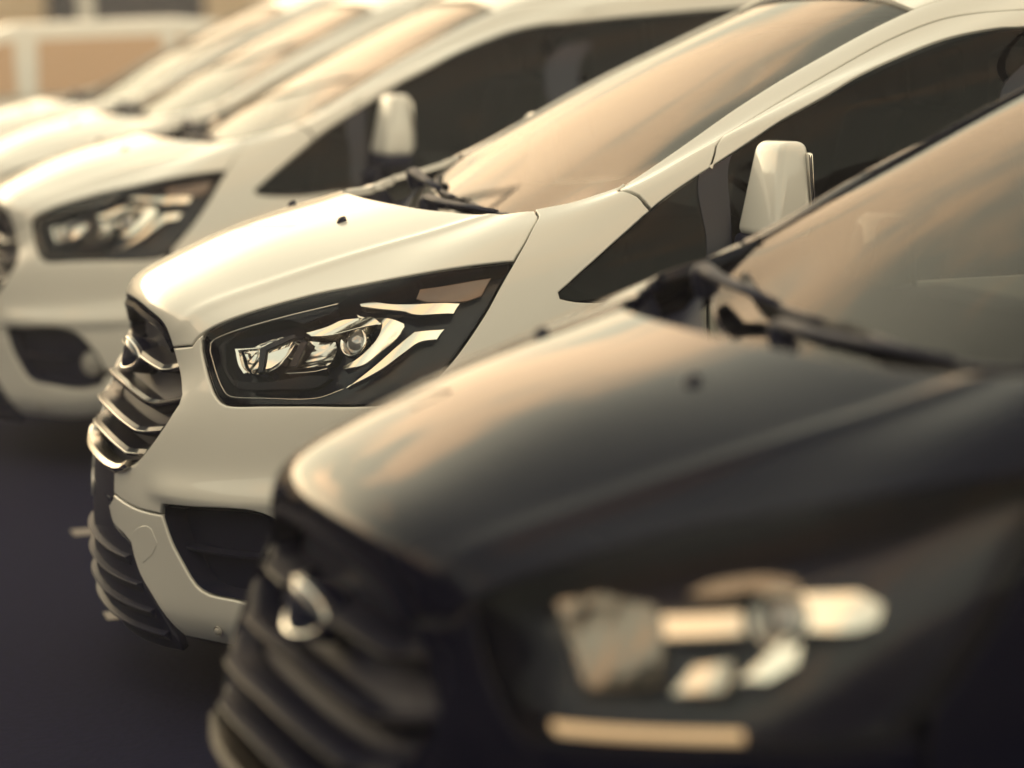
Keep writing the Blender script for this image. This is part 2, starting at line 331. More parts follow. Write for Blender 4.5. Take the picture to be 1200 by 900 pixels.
def tube(name, pts, rad, m, parent=None, seg=8, van=True, flat=1.0, up=(0, 0, 1), closed=False):
    P = np.array(pts, float); n = len(P); R = np.full(n, rad) if np.isscalar(rad) else np.array(rad); V = []; F = []
    for i in range(n):
        if closed: t = P[(i+1) % n]-P[i-1]
        else: t = P[min(i+1, n-1)]-P[max(i-1, 0)]
        t /= np.linalg.norm(t)+1e-12
        a = np.cross(t, up); a /= np.linalg.norm(a)+1e-9; b = np.cross(a, t)
        for j in range(seg):
            th = 2*math.pi*j/seg; V.append(P[i]+R[i]*(a*math.cos(th)+b*flat*math.sin(th)))
    for i in range(n if closed else n-1):
        for j in range(seg):
            i2 = (i+1) % n
            F.append((i*seg+j, i*seg+(j+1) % seg, i2*seg+(j+1) % seg, i2*seg+j))
    if not closed:
        F.append(tuple(reversed(range(seg)))); F.append(tuple(range((n-1)*seg, n*seg)))
    return mesh_obj(name, V, F, m, parent, van=van)
def rbox(name, c, s, m, parent=None, bev=.01, seg=3, van=True, shear=None, taper=None, rotz=0, roty=0):
    """rounded box, optionally tapered towards its top and sheared"""
    import bmesh
    bm = bmesh.new(); bmesh.ops.create_cube(bm, size=1)
    for v in bm.verts:
        z = v.co.z+.5
        if taper: v.co.x *= 1+(taper[0]-1)*z; v.co.y *= 1+(taper[1]-1)*z
        v.co = Vector((v.co.x*s[0], v.co.y*s[1], v.co.z*s[2]))
        if shear: v.co.x += shear[0]*z; v.co.y += shear[1]*z
    bmesh.ops.bevel(bm, geom=bm.edges[:], offset=bev, segments=seg, affect='EDGES', profile=.5)
    bm.transform(Matrix.Translation(c) @ Matrix.Rotation(rotz, 4, 'Z') @ Matrix.Rotation(roty, 4, 'Y'))
    V = [tuple(v.co) for v in bm.verts]; F = [tuple(v.index for v in f.verts) for f in bm.faces]; bm.free()
    return mesh_obj(name, V, F, m, parent, van=van)
def lathe(name, prof, centre, axis, m, parent=None, seg=32, van=True):
    ax = np.array(axis, float); ax /= np.linalg.norm(ax); a = np.cross(ax, (0, 0, 1) if abs(ax[2]) < .9 else (1, 0, 0)); a /= np.linalg.norm(a); b = np.cross(ax, a); c = np.array(centre, float)
    V = []; F = []; n = len(prof)
    for k in range(seg):
        th = 2*math.pi*k/seg; d = a*math.cos(th)+b*math.sin(th)
        for (rr, h) in prof: V.append(c+d*rr+ax*h)
    for k in range(seg):
        k2 = (k+1) % seg
        for i in range(n-1): F.append((k*n+i, k2*n+i, k2*n+i+1, k*n+i+1))
    return mesh_obj(name, V, F, m, parent, van=van)
def copy_tree(o, parent=None, swap=None, only=None):
    c = o.copy(); COL.objects.link(c); c.parent = parent
    if swap and o.type == 'MESH' and o.data.materials and o.data.materials[0].name in swap:
        key = (o.data.name, 'dark')
        if key not in _swapped:
            d = o.data.copy(); d.materials[0] = swap[o.data.materials[0].name]; _swapped[key] = d
        c.data = _swapped[key]
    for ch in list(o.children): copy_tree(ch, c, swap)
    return c
_swapped = {}
def tag(o, label, cat, group=None, kind=None):
    if label: o['label'] = label
    if cat: o['category'] = cat
    if group: o['group'] = group
    if kind: o['kind'] = kind
    return o

# ------------------------------------------------------------------ the van: outlines on the skin (u round the body, v up it)
HL_TOP = [(2.752,6.766),(3.010,7.111),(3.214,7.379),(3.409,7.599),(3.671,7.826),(3.916,7.896),(4.197,7.896),(4.454,7.849),(5.052,7.645),(5.638,7.442),(5.831,7.383)]
HL_REAR = [(5.853,7.119),(5.868,6.735),(5.872,6.244),(5.809,5.641),(5.692,5.187)]
HL_LOW = [(5.624,5.036),(5.501,4.996),(5.017,5.043),(4.550,5.122),(4.054,5.184),(3.537,5.237),(3.358,5.380),(3.212,5.594),(2.975,6.001),(2.787,6.393),(2.736,6.602)]
HL = HL_TOP+HL_REAR+HL_LOW
HOOD_CUT = [(2.054,6.410),(2.567,6.480),(2.643,6.624)]
HOOD_SIDE = [(5.735,8.344),(5.535,9.332),(5.349,9.853),(5.006,10.383)]
HOOD_REAR = [(4.619,10.570),(3.752,10.745),(3.122,10.683),(2.176,10.472),(0.964,10.320),(0.000,10.270)]
HOOD_FRONT = [(0.000,6.990),(1.443,6.877),(1.760,6.774),(1.924,6.623)]
GRILLE_SIDE = [(2.054,6.410),(2.153,6.191),(2.409,5.803),(2.603,5.467),(2.619,5.286),(2.410,4.826),(2.088,4.365),(1.733,3.961),(1.485,3.831)]
SEAM = [(1.057,2.998),(1.221,2.981),(1.815,2.917),(2.254,2.914),(2.552,2.931)]
FOG_TOP = [(2.617,3.145),(3.082,3.185),(4.010,3.234),(4.357,3.033),(4.646,2.477),(4.786,1.976)]
FOG_LOW = [(2.588,2.887),(2.726,2.445),(2.907,2.124),(3.119,1.823),(3.319,1.724),(3.733,1.685),(4.361,1.562),(4.665,1.609),(4.785,1.847)]
INTAKE = [(2.539,0.779),(2.367,1.207),(2.142,1.514),(1.898,1.758),(1.739,2.020),(1.683,2.212),(1.473,2.309),(1.042,2.418),(0.808,2.696),(1.060,2.935)]
def arch(a0, a1, n, cx=1.0, cz=.345, r=.41):
    return [xz(cx+r*math.cos(math.radians(a)), cz+r*math.sin(math.radians(a))) for a in np.linspace(a0, a1, n)]
QWIN = [(6.666,8.528),(6.594,7.844),(6.501,7.123),(6.394,6.615),(6.351,6.475),(6.373,6.376),(6.470,6.289),(6.635,6.217)]
WIN_TOP = [(6.666,8.528),(6.761,9.295),(6.838,9.859),(6.987,11.074),(7.020,12.366),(6.757,13.428),(6.770,13.984),(7.206,14.125),(7.486,14.064)]
DOOR_GAP = [(6.838,9.859),(6.761,10.596),(6.540,11.845),(6.230,12.430),(5.961,12.970),(5.713,13.585),(5.573,14.158),(5.766,14.631),(6.219,14.801),(6.919,14.772)]
WS_EDGE = [(5.622,11.687),(5.373,12.501),(5.104,13.068),(4.804,13.659),(4.636,14.192),(4.676,14.645)]
BELT = 1.10

def sweep(name, skin, uv, prof, m, parent, ends=True):
    """carry a small profile (outwards, upwards) along a line on the skin"""
    Q = np.array(uv, float); P, du, dv, Nn = skin(Q[:, 0], Q[:, 1], True)
    t = np.gradient(P, axis=0); t /= np.linalg.norm(t, axis=1, keepdims=True); up = np.cross(Nn, t); up *= np.sign(np.sum(up*dv, 1, keepdims=True)); up /= np.linalg.norm(up, axis=1, keepdims=True)
    k = len(prof(0) if callable(prof) else prof); V = []; F = []; n = len(Q)
    for i in range(n):
        for a, b in (prof(i/(n-1)) if callable(prof) else prof): V.append(P[i]+Nn[i]*a+up[i]*b)
    for i in range(n-1):
        for j in range(k):
            F.append((i*k+j, i*k+(j+1) % k, (i+1)*k+(j+1) % k, (i+1)*k+j))
    if ends: F += [tuple(range(k)), tuple(reversed(range((n-1)*k, n*k)))]
    o = mesh_obj(name, V, F, m, parent, smooth=False)
    import bmesh
    bm = bmesh.new(); bm.from_mesh(o.data); bmesh.ops.recalc_face_normals(bm, faces=bm.faces[:]); bm.to_mesh(o.data); bm.free()
    return o
def smooth_by_angle(o, a=35):
    me = o.data; me.polygons.foreach_set('use_smooth', [True]*len(me.polygons)); me.set_sharp_from_angle(angle=math.radians(a)); return o
def line_uv(pts, n):
    P = np.array(pts, float); d = np.r_[0, np.cumsum(np.linalg.norm(np.diff(P, axis=0), axis=1))]; s = np.linspace(0, d[-1], n)
    return np.stack([np.interp(s, d, P[:, 0]), np.interp(s, d, P[:, 1])], 1)

def make_van():
    van = empty('van')
    W = M['white']
    # bonnet and its washer nozzles
    hood = panel('bonnet', BONNET, sym(HOOD_FRONT+HOOD_CUT+HL_TOP+HOOD_SIDE+HOOD_REAR), W, van, du=.05, dv=.06, r=.005, depth=.02)
    for s in (1, -1):
        P, du, dv, n = BODY(1.72*s, 9.62, True); P = np.array(P)
        rbox('washer_nozzle', tuple(P+n*.005), (.030, .022, .014), M['plastic'], hood, .004, 2, roty=-.32, shear=(.006, 0), taper=(.6, .7))
    # bumper, its lower corners
    bump = HOOD_CUT[0:1]+HOOD_CUT[1:]+[(2.746,6.74)]+HL_LOW[::-1]+[(5.689,4.957)]+[xz(.715,.66)]+arch(133, 171, 6)[1:]+[xz(0.590,0.420)]+FOG_TOP[::-1]+SEAM[::-1]+[(0.977,3.501),(1.176,3.617)]+GRILLE_SIDE[::-1][:-1]
    pair('bumper', BUMPER, bump, W, van, du=.085, dv=.07, r=.006)
    low = SEAM+[(2.588,2.877)]+FOG_LOW[1:]+[xz(0.593,0.405),xz(0.592,0.280),(4.933,0.652),(4.278,0.561),(3.210,0.710),(2.907,0.748)]+INTAKE
    lb, rb = pair('lower_bumper', BUMPER, low, W, van, du=.085, dv=.07, depth=.05, r=.006)
    for o_, s in ((lb, 1), (rb, -1)):
        Pn, du, dv, n = BODY(3.364*s, 1.137, True)
        lathe('parking_sensor', [(0, .004), (.008, .004), (.0095, .0015), (.0095, -.004), (.0125, -.003), (.0135, .0015), (.014, -.002)], Pn, n, M['grey'], o_, 20)
    tow = [(1.757,2.411),(1.948,2.555),(2.186,2.638),(2.306,2.607),(2.425,2.359),(2.274,2.148),(2.010,1.964),(1.904,2.003),(1.745,2.151)]
    panel('tow_cover', BODY, tow, W, lb, off=.0012, du=.12, dv=.12, gap=.001, r=.0025, depth=.004)
    # fog pockets
    fog = FOG_TOP+FOG_LOW[::-1]
    for pk in pair('fog_pocket', BODY, fog, M['plastic'], van, off=-.07, gap=.004, r=.001, depth=-.066, du=.15, dv=.15):
        s = 1 if pk.data.vertices[0].co.y < 0 else -1
        Pn, du, dv, n = BODY(4.5*s, 2.15, True); c = Pn-n*.05
        lathe('fog_lamp', [(0, .02), (.02, .018), (.036, .008), (.042, .006), (.047, .010), (.050, 0), (.05, -.02)], c, n+np.array([-.5, 0, .1]), M['grey'], pk, 24)
        sweep('fog_slat', BODY, [(s*u, 2.3) for u in np.linspace(2.75, 4.1, 12)], [(-.066, -.006), (-.035, -.004), (-.033, .004), (-.066, .006)], M['plastic'], pk)
    # grille
    gp = [(0.000,6.970),(1.427,6.862),(1.743,6.756),(1.911,6.609)]+GRILLE_SIDE+[(1.161,3.656),(0.756,3.558),(0.000,3.530)]
    gr = panel('grille', BODY, sym(gp), M['plastic'], van, off=-.055, gap=.003, r=.001, depth=-.05, du=.12, dv=.12)
    strip = line_uv([(0,6.88),(1.40,6.76),(1.72,6.65),(1.88,6.5),(2.0,6.38)], 24); strip = np.concatenate([strip[::-1]*[-1, 1], strip[1:]])
    sweep('grille_surround', BODY, strip, [(-.05, -.014), (-.004, -.013), (0.0, -.006), (-.004, .008), (-.05, .010)], M['slat'], gr)
    for v0, ue, uc in ((6.02, 2.24, 1.74), (5.28, 2.60, 1.62), (4.66, 2.30, 1.68), (4.16, 1.94, 1.50)):
        # gloss blade with a thin chrome bead on its front edge; it steps back towards the ends, and the top one stops at the badge
        fr = lambda u: .010-.014*np.clip((np.abs(u)-uc)/.16, 0, 1)
        for ua, ub in (((-ue, -.62), (.62, ue)) if v0 > 6 else ((-ue, ue),)):
            uu = np.linspace(ua, ub, 61)
            vv = v0+np.clip(np.abs(uu)-uc, 0, 9)*.16+.12*np.clip(1-(uu/uc)**2, 0, 1); uu_ = lambda t, a=ua, b=ub: a+(b-a)*t
            bl = sweep('slat', BODY, np.stack([uu, vv], 1), lambda t: [(-.05, .024), (fr(uu_(t))-.008, .009), (fr(uu_(t)), -.004), (fr(uu_(t))-.004, -.012), (-.05, -.012)], M['slat'], gr)
            k0, k1 = 1/60, 59/60
            sweep('slat_chrome', BODY, np.stack([uu, vv], 1)[1:-1], lambda t: [(fr(uu_(k0+(k1-k0)*t))-.001, -.0025), (fr(uu_(k0+(k1-k0)*t))+.002, -.0045), (fr(uu_(k0+(k1-k0)*t))+.0012, -.0070), (fr(uu_(k0+(k1-k0)*t))-.003, -.0078)], M['schrome'], bl)
    uu = np.linspace(-1.62, 1.62, 41); vv = np.interp(np.abs(uu), [0,.8,1.2,1.45,1.62], [3.66,3.66,3.68,3.76,3.90])
    sweep('grille_lip', BODY, np.stack([uu, vv], 1), [(-.03, .014), (.012, .010), (.020, -.002), (.012, -.010), (-.03, -.012)], M['schrome'], gr)
    # oval badge with a bright rim
    Pn, du, dv, n = BODY(0, 6.02, True); n = np.array((-.975, 0, .22)); up = np.cross(n, (0, 1., 0)); up *= np.sign(up[2]); Pc = Pn+n*.026
    th = np.linspace(0, 2*math.pi, 40, endpoint=False)
    ov = lambda a, b, h: [Pc+np.array([0, 1., 0])*a*math.cos(t)+up*b*math.sin(t)+n*(h-.03*(a*math.cos(t))**2/.01) for t in th]
    def rings(name, rr, m):
        V = []; F = []
        for (a, b, h) in rr: V += ov(a, b, h)
        for i in range(len(rr)-1):
            for j in range(40): F.append((i*40+j, i*40+(j+1) % 40, (i+1)*40+(j+1) % 40, (i+1)*40+j))
        F.append(tuple(range((len(rr)-1)*40, len(rr)*40)))
        o = mesh_obj(name, V, F, m, gr); import bmesh
        bm = bmesh.new(); bm.from_mesh(o.data); bmesh.ops.recalc_face_normals(bm, faces=bm.faces[:]); bm.to_mesh(o.data); bm.free(); return o
    rings('badge_mount', [(.100,.048,-.085), (.102,.050,-.004), (.098,.047,0)], M['gloss'])
    rings('badge_rim', [(.096,.045,-.004), (.098,.046,.006), (.094,.043,.009), (.089,.0385,.007), (.088,.0375,.003)], M['chrome'])
    rings('badge_face', [(.0895,.0385,.001), (.088,.0375,.0055), (.04,.016,.007)], M['blue'])
    # lower intake
    ip = [(0.000,3.50),(0.776,3.52),(0.959,3.467),(1.018,3.001),(0.780,2.699),(1.019,2.389),(1.451,2.279),(1.663,2.179),(1.715,2.005),(1.875,1.740),(2.120,1.490),(2.341,1.195),(2.510,0.778),(2.45,0.45),(0.000,0.30)]
    li = panel('lower_intake', BODY, sym(ip), M['plastic'], van, off=-.006, du=.15, dv=.12, r=.006)
    for v0, ue in ((1.95, 1.62), (1.60, 1.90), (1.24, 2.15), (.86, 2.35)):
        sweep('intake_slat', BODY, [(u, v0) for u in np.linspace(-ue, ue, 41)], [(-.01, .012), (.010, .010), (.012, .007), (-.004, -.016), (-.01, -.016)], M['plastic'], li)
    tube('plate_frame', [BODY(u, v)+np.array([-.012, 0, 0]) for u, v in ((-1.15,3.02),(-1.15,2.36),(1.15,2.36),(1.15,3.02))] if False else [(.02, y, z) for y, z in ((-.16,.525),(-.16,.45),(.16,.45),(.16,.525))], .006, M['plastic'], li, 6, closed=True)
    # headlights
    hh = panel('headlight', BODY, HL, M['gloss'], van, off=-.085, gap=.004, r=.001, depth=-.079, du=.15, dv=.15)
    def hp(name, poly, m, off, th=.012, tilt=None, r=.003, **k): return panel(name, BODY, poly, m, hh, off=off, gap=0, r=r, depth=th, tilt=tilt, du=k.pop('du', .07), dv=.07, step=.012, **k)
    hp('lens', HL, M['lens'], -.003, .004, r=.004, du=.12)
    hp('reflector', [(3.214,6.451),(3.305,6.623),(3.437,6.818),(3.578,6.890),(3.715,6.787),(3.847,6.632),(3.888,6.435),(3.906,6.159),(3.873,6.000),(3.746,5.920),(3.497,5.957),(3.365,6.125)], M['chrome'], -.040, .03, tilt=lambda u, v: -.035*np.clip(1-((u-3.5)/.42)**2-((v-6.5)/.75)**2, 0, 1)+.0012*np.cos(u*60), du=.02)
    hp('reflector_frame', [(3.168,6.479),(3.533,6.485),(3.537,6.438),(3.237,6.429),(3.393,6.092),(3.510,5.946),(3.468,5.911),(3.324,6.110)], M['chrome'], -.034, .01, r=.002)
    hp('reflector_bar', [(3.527,6.439),(3.648,6.583),(3.832,6.724),(3.889,6.609),(3.732,6.450),(3.627,6.361),(3.730,5.916),(3.667,5.901)], M['gloss'], -.032, .01, r=.002)
    hp('reflector_wedge', [(3.654,6.326),(3.870,6.462),(3.878,6.166),(3.793,5.981),(3.729,5.965)], M['chrome'], -.036, .02, tilt=lambda u, v: -.03*(u-3.7)+.02*(v-6.2)**2)
    hp('reflector_panel', [(3.898,6.647),(4.292,6.487),(4.402,6.261),(4.466,6.046),(4.488,5.906),(4.385,5.811),(3.996,5.899),(4.048,6.072),(4.068,6.458)], M['satin'], -.045, .02, tilt=lambda u, v: -.028*np.clip(1-((u-4.15)/.36)**2-((v-6.25)/.6)**2, 0, 1)+.0008*np.cos(v*50), du=.03)
    hp('reflector_strip', [(3.945,6.541),(4.032,6.502),(4.083,5.970),(3.989,5.984)], M['gloss'], -.042, .01, r=.002)
    hp('reflector_ledge', [(3.980,5.945),(4.461,5.883),(4.505,5.793),(4.380,5.767),(4.011,5.835)], M['chrome'], -.038, .02, tilt=(0, -.08, 4.1, 5.9), r=.002)
    Pn, du, dv, n = BODY(4.56, 6.24, True); n = np.array(n)+np.array([-.5, 0, 0]); n /= np.linalg.norm(n); c = np.array(Pn)-np.array([0, 0.02, 0])+n*(-.055)
    lathe('projector_ring', [(.030, -.02), (.034, .016), (.0385, .018), (.042, .012), (.044, -.02)], c, n, M['chrome'], hh, 36)
    lathe('projector', [(0, .020), (.010, .0185), (.020, .013), (.027, .005), (.0305, -.006)], c, n, M['bulb'], hh, 30)
    hp('shroud', [(3.916,6.772),(4.093,6.906),(4.192,7.056),(4.429,6.962),(4.657,6.695),(4.801,6.480),(4.645,6.511),(4.296,6.568),(4.001,6.654)], M['silver'], -.038, .03, tilt=lambda u, v: .012*np.sin(4.5*u-3*v), du=.04)
    boom = [(4.333,7.054),(4.628,6.767),(4.874,6.565),(5.060,6.412),(5.101,6.336),(5.111,6.123),(5.020,5.865),(4.928,5.697),(4.723,5.698),(4.672,5.778),(4.806,5.865),(4.876,6.091),(4.860,6.306),(4.802,6.480),(4.647,6.677),(4.384,6.944)]
    hp('light_guide', boom, M['silver'], -.032, .02, tilt=lambda u, v: .010*np.cos(9*(u-4.86))-.01*(v-6.3), du=.03)
    hp('upper_blade', [(4.206,7.515),(4.322,7.570),(4.635,7.222),(5.052,6.815),(5.573,6.569),(5.581,6.367),(5.171,6.491),(4.895,6.751),(4.579,7.065),(4.283,7.358)], M['silver'], -.034, .016, tilt=lambda u, v: .009*np.sin(5*u)-.014*(v-6.9), du=.04)
    hp('lower_blade', [(5.581,6.141),(5.571,5.961),(5.402,5.955),(5.316,5.833),(5.149,5.581),(4.843,5.363),(5.040,5.688),(5.171,5.987),(5.259,6.186),(5.431,6.164)], M['silver'], -.034, .016, tilt=lambda u, v: .009*np.sin(6*u+1)-.016*(v-6.0), du=.04)
    hp('cloud_reflection', [(4.835,7.443),(5.182,7.283),(5.696,7.130),(5.745,6.677),(5.598,6.630),(5.125,6.855),(4.907,7.091)], M['cloud_brown'], -.04, .02, tilt=(0, .02, 5.2, 7.2))  # brown panel imitating the clouds mirrored in the upper rear of the lens
    hp('bezel_plate', [(2.999,6.707),(3.277,7.142),(3.627,7.450),(3.983,7.516),(4.060,7.420),(4.022,7.217),(3.851,6.984),(3.629,7.202),(3.449,7.267),(3.260,7.119),(3.112,6.814),(3.021,6.534),(3.183,6.056),(3.383,5.791),(3.796,5.703),(4.301,5.719),(4.522,5.659),(4.621,5.599),(4.501,5.459),(3.999,5.520),(3.529,5.589),(3.341,5.753),(3.085,6.108),(2.905,6.487)], M['slat'], -.030, .02, r=.002)
    bez = densify(BODY, [(4.047,7.462),(3.671,7.310),(3.260,7.005),(2.860,6.647),(2.818,6.566),(2.843,6.388),(3.084,5.949),(3.348,5.546),(3.487,5.425),(3.966,5.346),(4.587,5.246),(4.854,5.352)], False, .02)
    P, du, dv, n = BODY(bez[:, 0], bez[:, 1], True)
    tube('bezel_trim', P-n*.02, .0022, M['satin'], hh, 6)
    # copy the whole lamp to the other side
    h2 = mirror_obj(hh)
    for ch in list(hh.children): mirror_obj(ch, parent=h2)
    # wings, pillars, doors, side
    fend = [(5.840,7.354)]+HOOD_SIDE+[(5.368,10.710),(5.472,11.262),(5.625,11.655),(6.207,10.175),(6.485,9.326)]+QWIN+[(6.783,6.196),xz(1.40,BELT-.005),xz(1.452,BELT-.008),xz(1.452,.38),xz(1.415,.38)]+arch(5, 131, 22)+[xz(.712,.665),(5.708,4.967)]+HL_REAR[::-1]
    pair('wing', BODY, fend, W, van, du=.085, dv=.10)
    apil = WS_EDGE+[(4.747,14.800),(5.295,15.307),(6.099,15.631),(6.970,15.756),(8.4,16.25),(9.9,16.25),(9.9,15.1),(8.4,15.1),(7.375,14.733)]+DOOR_GAP[::-1]+[(6.761,9.295),(6.666,8.579),(6.485,9.360),(6.211,10.199)]
    pair('pillar', BODY, apil, W, van, du=.085, dv=.10)
    dfr = DOOR_GAP+[(7.37,14.71),(7.46,14.6),(7.486,14.07)]+WIN_TOP[::-1][1:-2]
    pair('door_frame', BODY, dfr, W, van, du=.085, dv=.10)
    qfr = [(7.48,14.73),(8.4,15.05),(9.9,15.05),(9.9,6.4)]+[xz(4.75, BELT), xz(4.75, 1.62)]+[(9.0,14.3),(8.4,14.25),(7.50,14.08)]
    pair('window_frame', BODY, qfr, W, van, du=.12, dv=.12)
    door = [xz(1.456,BELT-.004),xz(1.456,.75),xz(1.456,.36),xz(1.95,.355),xz(2.44,.355),xz(2.44,.75),xz(2.44,BELT),xz(1.95,BELT)]
    for d in pair('door', BODY, door, W, van, du=.1, dv=.12):
        s = 1 if d.data.vertices[0].co.y < 0 else -1
        tube('handle', [(2.20, s*.955, .985), (2.22, s*.995, .985), (2.34, s*.998, .99), (2.37, s*.958, .99)], .013, M['plastic'], d, 8, flat=.7)
    side = [xz(2.446,BELT),xz(2.446,.75),xz(2.446,.355),xz(3.0,.355),xz(3.515,.355)]+arch(178, 2, 18, 3.93)+[xz(4.345,.40),xz(4.90,.40),xz(4.92,.75),xz(4.90,BELT),xz(3.7,BELT)]
    pair('side_panel', BODY, side, W, van, du=.12, dv=.12)
    sill = [xz(1.42,.375),xz(1.42,.27),xz(2.4,.26),xz(3.50,.27),xz(3.50,.352),xz(2.44,.350),xz(1.456,.352)]
    pair('sill', BODY, sill, M['plastic'], van, du=.12, dv=.12)
    roof = [(0,14.90),(2,14.88),(4,14.77),(4.72,14.72),(5.29,15.33),(6.10,15.65),(6.97,15.78),(8.4,16.27),(9.9,16.27),(9.9,18.98),(8,18.985),(6,18.985),(4,18.985),(2,18.985),(0,18.985)]
    panel('roof', BODY, [(u, v) for u, v in roof[:10]]+[(8.5,18.95),(7,18.95),(5,18.95),(3,18.95),(1,18.95),(0,18.95),(-1,18.95),(-3,18.95),(-5,18.95),(-7,18.95),(-8.5,18.95)]+[(-u, v) for u, v in roof[:10][::-1] if u > 0], W, van, du=.2, dv=.2, gap=.002)
    # glazing
    gl = QWIN[::-1][1:]+WIN_TOP[1:]+[xz(2.47, 1.5), xz(2.47, BELT+.006), xz(1.95,BELT+.006), xz(1.40,BELT+.002)]
    sw = pair('side_window', BODY, gl, M['glass'], van, off=-.006, du=.12, dv=.15, gap=.001, r=.002, depth=.003); sw[1].data.materials[0] = M['clear']
    pair('window_post', BODY, [xz(2.41,1.66),xz(2.54,1.66),xz(2.54,BELT+.01),xz(2.41,BELT+.01)], M['gloss'], van, off=-.003, du=.12, dv=.15, gap=.0, r=.002, depth=.02)
    pair('rear_side_window', BODY, [(7.52,14.06),(8.4,14.23),(9.0,14.28),xz(4.74,1.61),xz(4.74,BELT+.008),xz(3.6,BELT+.008),xz(2.50,BELT+.008),xz(2.50,1.5)], M['glass'], van, off=-.006, du=.15, dv=.15, gap=.001, r=.002, depth=.003)
    # black window-frame edging beside the mirror
    pair('quarter_post', BODY, [(6.80,9.70),(6.90,10.3),xz(1.535,1.30),xz(1.53,BELT+.012),xz(1.45,BELT+.01),xz(1.46,1.25)], M['gloss'], van, off=-.003, du=.12, dv=.15, gap=0, r=.002, depth=.02)
    ws = panel('windscreen', SCREEN, [(-5,.12),(-2.5,.12),(0,.12),(2.5,.12),(5,.12),(5,1),(5,2),(5,3),(5,3.85),(2.5,3.87),(0,3.87),(-2.5,3.87),(-5,3.85),(-5,3),(-5,2),(-5,1)], M['screen'], van, du=.2, dv=.1, gap=.001, r=.001, depth=.002)
    bl = [(0,.62),(2.5,.62),(4.2,.62),(4.66,.80),(4.75,1.2),(4.78,2),(4.80,3),(4.78,3.5),(4.5,3.66),(2.5,3.70),(0,3.70)]; bo = [(0,.1),(2.5,.1),(5,.1),(5,.75),(5,1.2),(5,2),(5,3),(5,3.5),(5,3.88),(2.5,3.88),(0,3.88)]
    V = []; F = []
    bl = line_uv(bl, 60); bo = line_uv(bo, 60); fi = np.concatenate([bl, bl[::-1]*[-1, 1]]); fo = np.concatenate([bo, bo[::-1]*[-1, 1]]); n_ = len(fi)
    for q in (fi, fo):
        P, du, dv, n = SCREEN(q[:, 0], q[:, 1], True); V.append(P-n*.003)
    NVs = np.concatenate([SCREEN(q[:, 0], q[:, 1], True)[3] for q in (fi, fo)])
    F = [(i, (i+1) % n_, n_+(i+1) % n_, n_+i) for i in range(n_)]
    V = np.concatenate(V); a = np.cross(V[F[5][1]]-V[F[5][0]], V[F[5][2]]-V[F[5][0]])
    if a@NVs[5] < 0: F = [tuple(reversed(f)) for f in F]
    mesh_obj('screen_border', V, F, M['gloss'], ws, NVs)
    # scuttle behind the bonnet
    hr = densify(BODY, HOOD_REAR[::-1], False, .03); hr = np.concatenate([hr[::-1]*[-1, 1], hr[1:]]); n_ = len(hr); V = []; F = []
    PH, du, dv, NH = BODY(hr[:, 0], hr[:, 1]-.10, True); PS, du, dv, NS = SCREEN(np.clip(hr[:, 0]*1.02, -4.99, 4.99), np.full(n_, .05), True)
    for i in range(n_):
        a = PH[i]-NH[i]*.02; d = PS[i]+NS[i]*.004; lowz = min(a[2], d[2])-.055
        b = a*.8+d*.2; b[2] = lowz; c = a*.45+d*.55; c[2] = lowz+.012
        V += [a, b, c, d]
    for i in range(n_-1):
        for j in range(3): F.append((i*4+j, (i+1)*4+j, (i+1)*4+j+1, i*4+j+1))
    cw = mesh_obj('scuttle', V, F, M['plastic'], van, smooth=False)
    # wipers: arm, blade, pivot
    for piv, tipu, tipv, lift in ((-.35, 4.0, .12, .022), (-3.6, .15, .30, .022)):
        p0 = np.array(SCREEN(piv, .20))+np.array([-.05, 0, .03])
        wp = lathe('wiper', [(0, .03), (.012, .03), (.020, .022), (.024, 0), (.024, -.03)], p0, (-.3, 0, 1), M['plastic'], van, 16)
        us = np.linspace(piv+.25, tipu, 14); vs2 = np.linspace(.32, tipv, 14); P, du, dv, n = SCREEN(us, vs2, True)
        mid = P[7]+n[7]*(lift+.012)
        tube('wiper_arm', [p0+np.array([0, 0, .022]), p0*.8+mid*.2+np.array([0, 0, .012]), (p0+mid)/2+np.array([0, 0, .008]), mid], [.020, .018, .015, .011], M['plastic'], wp, 8, flat=.6)
        tube('wiper_blade', P+n*.016, .012, M['rubber'], wp, 6)
        tube('wiper_bow', P[2:-2]+n[2:-2]*.028, .006, M['plastic'], wp, 6)
    # door mirrors
    for s in (1, -1):
        mr = empty('door_mirror', van)
        cap = rbox('mirror_cap', (1.60, s*1.025, 1.358), (.12, .21, .24), W, mr, .026, 4, shear=(.03, -s*.012), taper=(.66, .72), rotz=-s*.10)
        rbox('mirror_base', (1.60, s*1.015, 1.215), (.12, .22, .06), M['plastic'], mr, .022, 3, rotz=-s*.10)
        tube('mirror_arm', [(1.54, s*.93, 1.14), (1.555, s*.96, 1.155), (1.585, s*1.0, 1.18)], [.045, .038, .04], M['plastic'], mr, 10)
        rbox('mirror_glass', (1.665, s*1.02, 1.355), (.012, .17, .19), M['chrome'], mr, .005, 2, rotz=-s*.10, roty=-.05)
